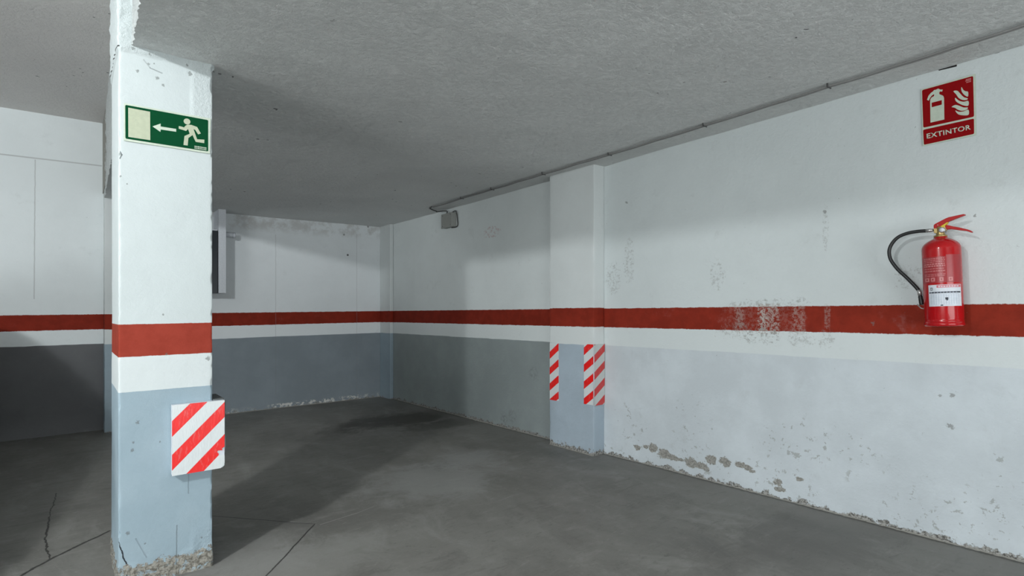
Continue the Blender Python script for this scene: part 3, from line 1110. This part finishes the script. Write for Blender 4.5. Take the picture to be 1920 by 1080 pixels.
C8 = lambda pts: [(1700 + x / 10.8, 380 + y / 10.8) for x, y in pts]
ext_prism('carrying_lever', C8([(556, 470), (575, 440), (640, 405), (800, 322), (862, 298), (1000, 268), (1150, 236), (1188, 236), (1188, 254), (1150, 270), (1000, 328),
                                (872, 378), (815, 405), (770, 440), (700, 488), (652, 540), (600, 530), (560, 522)]), 0.011, M['lever_red'])
ext_prism('squeeze_lever', C8([(785, 450), (870, 462), (960, 485), (1080, 505), (1240, 543), (1290, 560), (1340, 592), (1330, 608), (1298, 603), (1220, 575), (1060, 558),
                               (900, 535), (820, 545), (800, 500)]), 0.010, M['lever_red'])
ext_prism('safety_clip', C8([(640, 560), (690, 490), (770, 438), (835, 395), (845, 402), (800, 460), (770, 500), (715, 530), (690, 590), (640, 596)]), 0.013, M['yellow'])
ext_prism('valve_block', C8([(560, 520), (655, 530), (790, 470), (820, 545), (800, 575), (700, 600), (690, 622), (565, 622)]), 0.012, M['brass'])
gv, gz = on_u(1700 + 745 / 10.8, 380 + 560 / 10.8, AU)
gc = P(AU, gv, gz)
tube('pressure_gauge', [gc + Vector((-0.030, 0, 0)), gc + Vector((-0.012, 0, 0))], 0.013, M['steel'], ext, seg=24)
tube('gauge_face', [gc + Vector((-0.0310, 0, 0)), gc + Vector((-0.0295, 0, 0))], 0.0105, M['paper'], ext, seg=24)
box_pin = tube('safety_pin', [gc + Vector((-0.020, 0.02, 0.028)), gc + Vector((0.020, 0.02, 0.028))], 0.002, M['steel'], ext, seg=8)

C5 = lambda x, y: (1640 + x / 4.155, 380 + y / 4.155)


def hose_pt(x, y, du=0.0):
    v, z = on_u(*C5(x, y), AU + du)
    return P(AU + du, v, z)


hp = [(415, 219), (370, 221), (320, 226), (250, 240), (185, 268), (138, 315), (114, 370), (120, 430), (148, 480), (190, 530), (245, 580), (295, 630), (328, 665), (346, 690)]
tube('hose', spline([hose_pt(x, y) for x, y in hp], 8), 0.0088, M['black'], ext, seg=16)
tube('hose_coupling', [hose_pt(462, 214), hose_pt(430, 216), hose_pt(400, 219)], 0, M['steel'], ext, rad=[0.006, 0.0095, 0.0095], seg=16, label='metal coupling of the hose at the valve')
tube('hose_coupling', [hose_pt(342, 682), hose_pt(350, 700), hose_pt(354, 722)], 0.0098, M['steel'], ext, seg=16, label='metal coupling of the hose above the nozzle')
tube('nozzle', spline([hose_pt(354, 720), hose_pt(360, 755), hose_pt(366, 795)], 4), 0, M['black'], ext, rad=[0.0085, 0.0085, 0.0105, 0.0095, 0.0105, 0.010, 0.0105, 0.0095, 0.0105], seg=16)
tube('nozzle_clip', [hose_pt(330, 792), hose_pt(362, 822), hose_pt(392, 828)], 0.003, M['steel'], ext, seg=8)
# hanging hook between wall and valve
tube('wall_hook', [T(0.012, 0, 0.47), T(0.05, 0, 0.47), T(0.088, 0, 0.475), T(0.098, 0, 0.50)], 0.004, M['steel'], ext, seg=8)
tube('wall_hook', [T(0.080, 0, 0.10), T(0.098, 0, 0.10)], 0.012, M['black'], ext, seg=12, label='rubber bumper behind the cylinder')


def wrap(name, a0, a1, z0, z1, lift, mat, nseg=None, skew=0.0, parent=ext):
    """Film stuck round the cylinder, between two angles (degrees, 180 faces the room)."""
    nseg = nseg or max(1, int(abs(a1 - a0) / 4))
    V, Fc = [], []
    for i in range(nseg + 1):
        t = i / nseg
        a = math.radians(a0 + (a1 - a0) * t)
        for r in (0.0812 + lift, 0.0812 + lift - 0.0006):
            for z in (z0, z1):
                V.append(T(r * math.cos(a), r * math.sin(a), z + skew * t))
    for i in range(nseg):
        q = i * 4
        Fc += [(q, q + 1, q + 5, q + 4), (q + 2, q + 6, q + 7, q + 3), (q, q + 4, q + 6, q + 2), (q + 1, q + 3, q + 7, q + 5)]
    Fc += [(0, 2, 3, 1), (nseg * 4, nseg * 4 + 1, nseg * 4 + 3, nseg * 4 + 2)]
    return fix_normals(mesh_obj(name, V, Fc, mat, parent, None, False))


# the view to the cylinder comes from about 208 degrees: visible arc 118 .. 298
VIEW = 180 + math.degrees(math.atan2(av, AU))


def ang(f):                     # fraction across the visible width (-1 .. 1) -> angle
    return VIEW + math.degrees(math.asin(max(-0.999, min(0.999, f))))


st = wrap('inspection_sticker', ang(-0.70), ang(0.86), 0.098, 0.205, 0.0006, M['paper'])
st['label'] = 'white inspection sticker with a grid round the lower cylinder'
wrap('sticker_header', ang(-0.30), ang(0.84), 0.190, 0.203, 0.0009, M['pink'], parent=st)
for i in range(8):
    wrap('sticker_text', ang(-0.22 + i * 0.125), ang(-0.13 + i * 0.125), 0.1935, 0.1985, 0.0012, M['paper'], parent=st)
wrap('sticker_line', ang(-0.66), ang(0.82), 0.163, 0.170, 0.0009, M['ink'], parent=st)
for i in range(9):
    wrap('sticker_text', ang(-0.60 + i * 0.15), ang(-0.53 + i * 0.15), 0.1652, 0.1675, 0.0012, M['gridink'], parent=st)
for i in range(7):
    z = 0.106 + i * 0.0085
    wrap('sticker_rule', ang(-0.58), ang(0.74), z, z + 0.0009, 0.0009, M['gridink'], parent=st)
for i in range(12):
    f = -0.58 + i * 0.12
    a = ang(f)
    wrap('sticker_rule', a, a + 0.9, 0.106, 0.158, 0.0009, M['gridink'], nseg=1, parent=st)
wrap('sticker_mark', ang(0.10), ang(0.24), 0.130, 0.141, 0.0012, M['ink'], parent=st)
wrap('sticker_mark', ang(0.15), ang(0.22), 0.126, 0.130, 0.0012, M['ink'], parent=st)
wrap('sticker_mark', ang(-0.14), ang(-0.02), 0.1005, 0.1055, 0.0012, M['ink'], parent=st)
V_ = wrap('sticker_emblem', ang(-0.60), ang(-0.50), 0.178, 0.192, 0.0010, M['ink'], parent=st)
wrap('sticker_emblem', ang(-0.575), ang(-0.525), 0.181, 0.189, 0.0013, M['paper'], parent=st)

ip = wrap('instruction_panel', ang(-0.93), ang(0.20), 0.215, 0.345, 0.0004, M['faded'])
wrap('instruction_panel', ang(0.22), ang(0.92), 0.215, 0.352, 0.0004, M['faded'])
rr = random.Random(7)
for j, (z, hgt) in enumerate(((0.334, .004), (0.326, .003), (0.318, .003), (0.306, .006), (0.296, .006), (0.284, .003), (0.272, .004), (0.256, .003), (0.248, .003))):
    f = -0.86
    while f < 0.12:
        L = rr.uniform(0.05, 0.16)
        wrap('instruction_text', ang(f), ang(min(f + L, 0.16)), z, z + hgt, 0.0008, M['print'], nseg=2, parent=ip)
        f += L + 0.03
for i, f in enumerate((-0.84, -0.56, -0.14, 0.30)):
    wrap('hazard_pictogram', ang(f), ang(f + 0.20), 0.222, 0.241, 0.0008, M['print'], parent=ip)
    wrap('hazard_pictogram', ang(f + 0.06), ang(f + 0.13), 0.227, 0.236, 0.0011, M['faded'], nseg=2, parent=ip)

# ------------------------------------------------------------------ junction box and cable under the ceiling
def on_ceil(px, py, dz=0.0):
    u, v = on_z(px, py, CEIL - dz)
    for _ in range(3):
        u, v = on_z(px, py, CEIL + RISE(u, v) - dz)
    return P(u, v, CEIL + RISE(u, v) - dz)


jv0, jz1 = on_u(827, 403, U0 - 0.06)
jv1, jz0 = on_u(846, 424, U0 - 0.06)
jb = empty('junction_box', P(U0, (jv0 + jv1) / 2, jz0), 0, 'small grey junction box on the wall under the ceiling cable end', 'junction box')
box('box_body', (U0 - 0.045, jv1, jz0), (U0 + 0.002, jv0, jz1), M['boxgrey'], jb, 0.004)
box('box_lid', (U0 - 0.057, jv1 - 0.004, jz0 - 0.003), (U0 - 0.044, jv0 + 0.004, jz1 + 0.003), M['boxgrey'], jb, 0.004)
for dv, dz in ((0.12, 0.12), (0.88, 0.12), (0.12, 0.88), (0.88, 0.88)):
    c = P(U0 - 0.058, jv1 + (jv0 - jv1) * dv, jz0 + (jz1 - jz0) * dz)
    tube('lid_screw', [c, c + Vector((0.004, 0, 0))], 0.005, M['clip'], jb, seg=8)
for i in range(3):
    c = P(U0 - 0.025, jv1 + (jv0 - jv1) * (0.2 + i * 0.3), jz1)
    tube('cable_gland', [c - Vector((0, 0, 0.004)), c + Vector((0, 0, 0.014))], 0.011, M['boxgrey'], jb, seg=12)
xs = [(1990, 17), (1920, 41), (1800, 79), (1680, 118), (1553, 157), (1437, 194), (1320, 231), (1230, 259), (1142, 286), (1080, 304), (1018, 323), (968, 338), (922, 352), (865, 369), (810, 386)]
cb = empty('ceiling_cable', on_ceil(922, 352), 0, 'long grey twin cable clipped along the ceiling above the extinguisher wall', 'cable')
pts = [on_ceil(x, y) - Vector((0, 0, 0.013)) for x, y in xs]
for q, off in enumerate((0.0, 0.017)):
    pp = []
    for i in range(len(pts) - 1):
        for s in range(6):
            t = s / 6
            p = pts[i].lerp(pts[i + 1], t)
            p = p + Vector((off, 0, -0.003 * math.sin(t * math.pi) * (1 + 0.5 * math.sin(i * 3 + q))))
            pp.append(p)
    pp.append(pts[-1] + Vector((off, 0, 0)))
    tube('cable_strand', pp, 0.0052, M['cable'], cb, seg=8)
for (x, y) in ((1553, 157), (1320, 231), (1142, 286), (1018, 323), (922, 352), (865, 369)):
    c = on_ceil(x, y)
    o = tube('cable_clip', [c + Vector((-0.012, 0, 0.004)), c + Vector((-0.012, 0, -0.018)), c + Vector((0.03, 0, -0.018)), c + Vector((0.03, 0, 0.004))], 0.0045, M['clip'], cb, seg=6)
e0 = on_ceil(810, 386) - Vector((0, 0, 0.010))
tail = [e0, on_ceil(806, 389) - Vector((0, 0, 0.010)), on_ceil(812, 392) - Vector((0, 0, 0.012)), on_ceil(819, 393.5) - Vector((0, 0, 0.018)),
        P(U0 - 0.10, (jv0 + jv1) / 2 + 0.10, 0.955), P(U0 - 0.04, (jv0 + jv1) / 2 + 0.02, jz1 + 0.03), P(U0 - 0.025, jv0 + (jv1 - jv0) * 0.2, jz1)]
tube('cable_tail', spline(tail, 6), 0.0065, M['clip'], cb, seg=8)
lv = [P(U0 - 0.03, jv1 + 0.03, jz1 + 0.005), P(U0 - 0.02, jv1 - 0.02, jz1 + 0.012), P(U0 - 0.012, jv1 - 0.035, (jz0 + jz1) / 2), P(U0 - 0.012, jv1 - 0.03, jz0 + 0.0), P(U0 - 0.03, jv1 + 0.04, jz0 - 0.008)]
tube('cable_loop', spline(lv, 6), 0.006, M['clip'], jb, seg=8)

# ------------------------------------------------------------------ casing and dark cabinet on the back wall
CV = 5.88
cu0, cz0 = on_v(410, 549.5, CV)
cu1, _ = on_v(424, 549.5, CV)
ca = empty('duct_casing', P(cu1, V0, cz0), 0, 'narrow white casing reaching from the ceiling down the back wall beside a dark cabinet', 'casing')
box('casing_body', (cu0, CV, cz0), (cu1, V0 + 0.005, CEIL + 0.005), M['cabwhite'], ca, 0.003)
pv, pz = on_v(432, 440, 6.0)
tube('pipe_stub', [P(cu1 - 0.01, 6.0, pz), P(cu1 + 0.09, 6.0, pz - 0.004)], 0.030, M['cabwhite'], ca, seg=16)
tube('stub_cap', [P(cu1 + 0.085, 6.0, pz - 0.004), P(cu1 + 0.105, 6.0, pz - 0.004)], 0.034, M['cabwhite'], ca, seg=16)
cz1 = on_v(404, 430, CV + 0.02)[1]
wc = empty('wall_cabinet', P(cu0 - 0.25, V0, cz0), 0, 'dark fronted cabinet on the back wall, mostly hidden behind the pillar', 'cabinet')
box('cabinet_body', (cu0 - 0.52, CV + 0.03, cz0 - 0.004), (cu0 - 0.004, V0 + 0.005, cz1), M['cabwhite'], wc, 0.003)
box('cabinet_door', (cu0 - 0.51, CV + 0.012, cz0 - 0.002), (cu0 - 0.005, CV + 0.029, cz1 - 0.012), M['cabdark'], wc, 0.003)
box('door_handle', (cu0 - 0.49, CV - 0.004, 0.42), (cu0 - 0.475, CV + 0.012, 0.52), M['galv'], wc, 0.002)

# ------------------------------------------------------------------ car parked in the lane, just outside the picture: its shadow lies on the lane wall
M['carpaint'] = plain('dark_car_paint', (0.02, 0.024, 0.03), 0.3, coat=0.5)
M['carglass'] = plain('dark_car_glass', (0.01, 0.012, 0.014), 0.1)
M['tyre'] = plain('tyre_rubber', (0.018, 0.018, 0.018), 0.8)
M['carlamp'] = plain('lamp_glass', (0.55, 0.57, 0.58), 0.15)
M['carred'] = plain('tail_lamp', (0.35, 0.01, 0.01), 0.2)
CU, CV0 = -1.14, 2.33
car = empty('parked_car', P(CU, CV0 + 1.65, -1), 0, 'dark hatchback parked in the driving lane beside the free standing pillar', 'car')


def cp(x, y, z):                # x across, y from the nose, z over the floor, metres
    return P(CU + x / H, CV0 + y / H, -1 + z * (1 + 0.05 * min(1, max(0, z - 0.8))) / H)


# y, underside, belt height, half width at belt, roof height, half width at roof
ST = [(0.00, 0.34, 0.52, 0.60, 0.53, 0.56), (0.05, 0.24, 0.62, 0.72, 0.64, 0.66), (0.20, 0.20, 0.68, 0.80, 0.71, 0.70), (0.60, 0.18, 0.78, 0.84, 0.82, 0.72),
      (1.00, 0.18, 0.86, 0.86, 0.92, 0.74), (1.30, 0.18, 0.90, 0.87, 1.08, 0.74), (1.65, 0.18, 0.91, 0.87, 1.32, 0.69), (2.00, 0.18, 0.92, 0.87, 1.44, 0.68),
      (2.50, 0.18, 0.93, 0.87, 1.48, 0.68), (3.00, 0.18, 0.94, 0.87, 1.47, 0.67), (3.40, 0.18, 0.95, 0.86, 1.42, 0.66), (3.70, 0.20, 0.95, 0.84, 1.24, 0.58),
      (3.95, 0.24, 0.93, 0.80, 1.00, 0.64), (4.04, 0.30, 0.80, 0.74, 0.82, 0.66)]
V, Fc = [], []
for (y, zb_, zt, w, zr, wr) in ST:
    half = [(0, zb_), (w * 0.86, zb_), (w * 0.98, zb_ + 0.10), (w, (zb_ + zt) / 2), (w, zt - 0.06), (w * 0.97, zt), (wr + 0.03, zr - 0.05), (wr * 0.9, zr), (0, zr + 0.015)]
    ring = half + [(-x, z) for x, z in half[-2:0:-1]]
    V += [cp(x, y, z) for x, z in ring]
n = 16
for i in range(len(ST) - 1):
    for k_ in range(n):
        Fc.append((i * n + k_, i * n + (k_ + 1) % n, (i + 1) * n + (k_ + 1) % n, (i + 1) * n + k_))
Fc += [tuple(range(n))[::-1], tuple(range((len(ST) - 1) * n, len(ST) * n))]
body = fix_normals(mesh_obj('car_body', V, Fc, M['carpaint'], car, smooth=True))
sd = body.modifiers.new('smooth', 'SUBSURF')
sd.levels = sd.render_levels = 1
for sx in (-1, 1):
    def sp(y, f):               # point on the flank between belt (f=0) and roof (f=1)
        for a, b in zip(ST, ST[1:]):
            if a[0] <= y <= b[0]:
                t = (y - a[0]) / (b[0] - a[0])
                w, zt, zr, wr = (a[i] + (b[i] - a[i]) * t for i in (3, 2, 4, 5))
                return cp(sx * (w * 0.97 + (wr + 0.03 - w * 0.97) * f + 0.006), y, zt + (zr - 0.05 - zt) * f)
    prism('side_window', [sp(1.45, 0.1), sp(2.35, 0.1), sp(2.35, 0.85), sp(1.80, 0.85)], (sx * 0.008, 0, 0), M['carglass'], car)
    prism('side_window', [sp(2.43, 0.1), sp(3.35, 0.1), sp(3.20, 0.85), sp(2.43, 0.85)], (sx * 0.008, 0, 0), M['carglass'], car)
    prism('headlamp', [cp(sx * 0.42, 0.06, 0.56), cp(sx * 0.72, 0.14, 0.58), cp(sx * 0.74, 0.20, 0.69), cp(sx * 0.46, 0.10, 0.64)], (0, -0.04, 0.0), M['carlamp'], car)
    prism('tail_lamp', [cp(sx * 0.52, 3.99, 0.74), cp(sx * 0.74, 3.96, 0.74), cp(sx * 0.74, 3.95, 0.92), cp(sx * 0.56, 3.98, 0.92)], (0, 0.06, 0), M['carred'], car)
    prism('wing_mirror', [cp(sx * 0.90, 1.38, 0.95), cp(sx * 1.03, 1.36, 0.96), cp(sx * 1.03, 1.36, 1.07), cp(sx * 0.92, 1.38, 1.07)], (0, 0.09, 0), M['carpaint'], car)
    for y in (0.75, 3.30):
        o = tube('wheel', [cp(sx * 0.68, y, 0.31), cp(sx * 0.70, y, 0.31), cp(sx * 0.86, y, 0.31), cp(sx * 0.88, y, 0.31)], 0, M['tyre'], car, seg=32, rad=[0.27, 0.31, 0.31, 0.28])
        tube('hubcap', [cp(sx * 0.872, y, 0.31), cp(sx * 0.89, y, 0.31)], 0.20, M['steel'], o, seg=24)
prism('windscreen', [cp(-0.66, 1.10, 1.00), cp(0.66, 1.10, 1.00), cp(0.56, 1.78, 1.37), cp(-0.56, 1.78, 1.37)], (0, -0.012, 0.012), M['carglass'], car)
prism('rear_window', [cp(-0.56, 3.90, 1.06), cp(0.56, 3.90, 1.06), cp(0.50, 3.60, 1.31), cp(-0.50, 3.60, 1.31)], (0, 0.012, 0.012), M['carglass'], car)
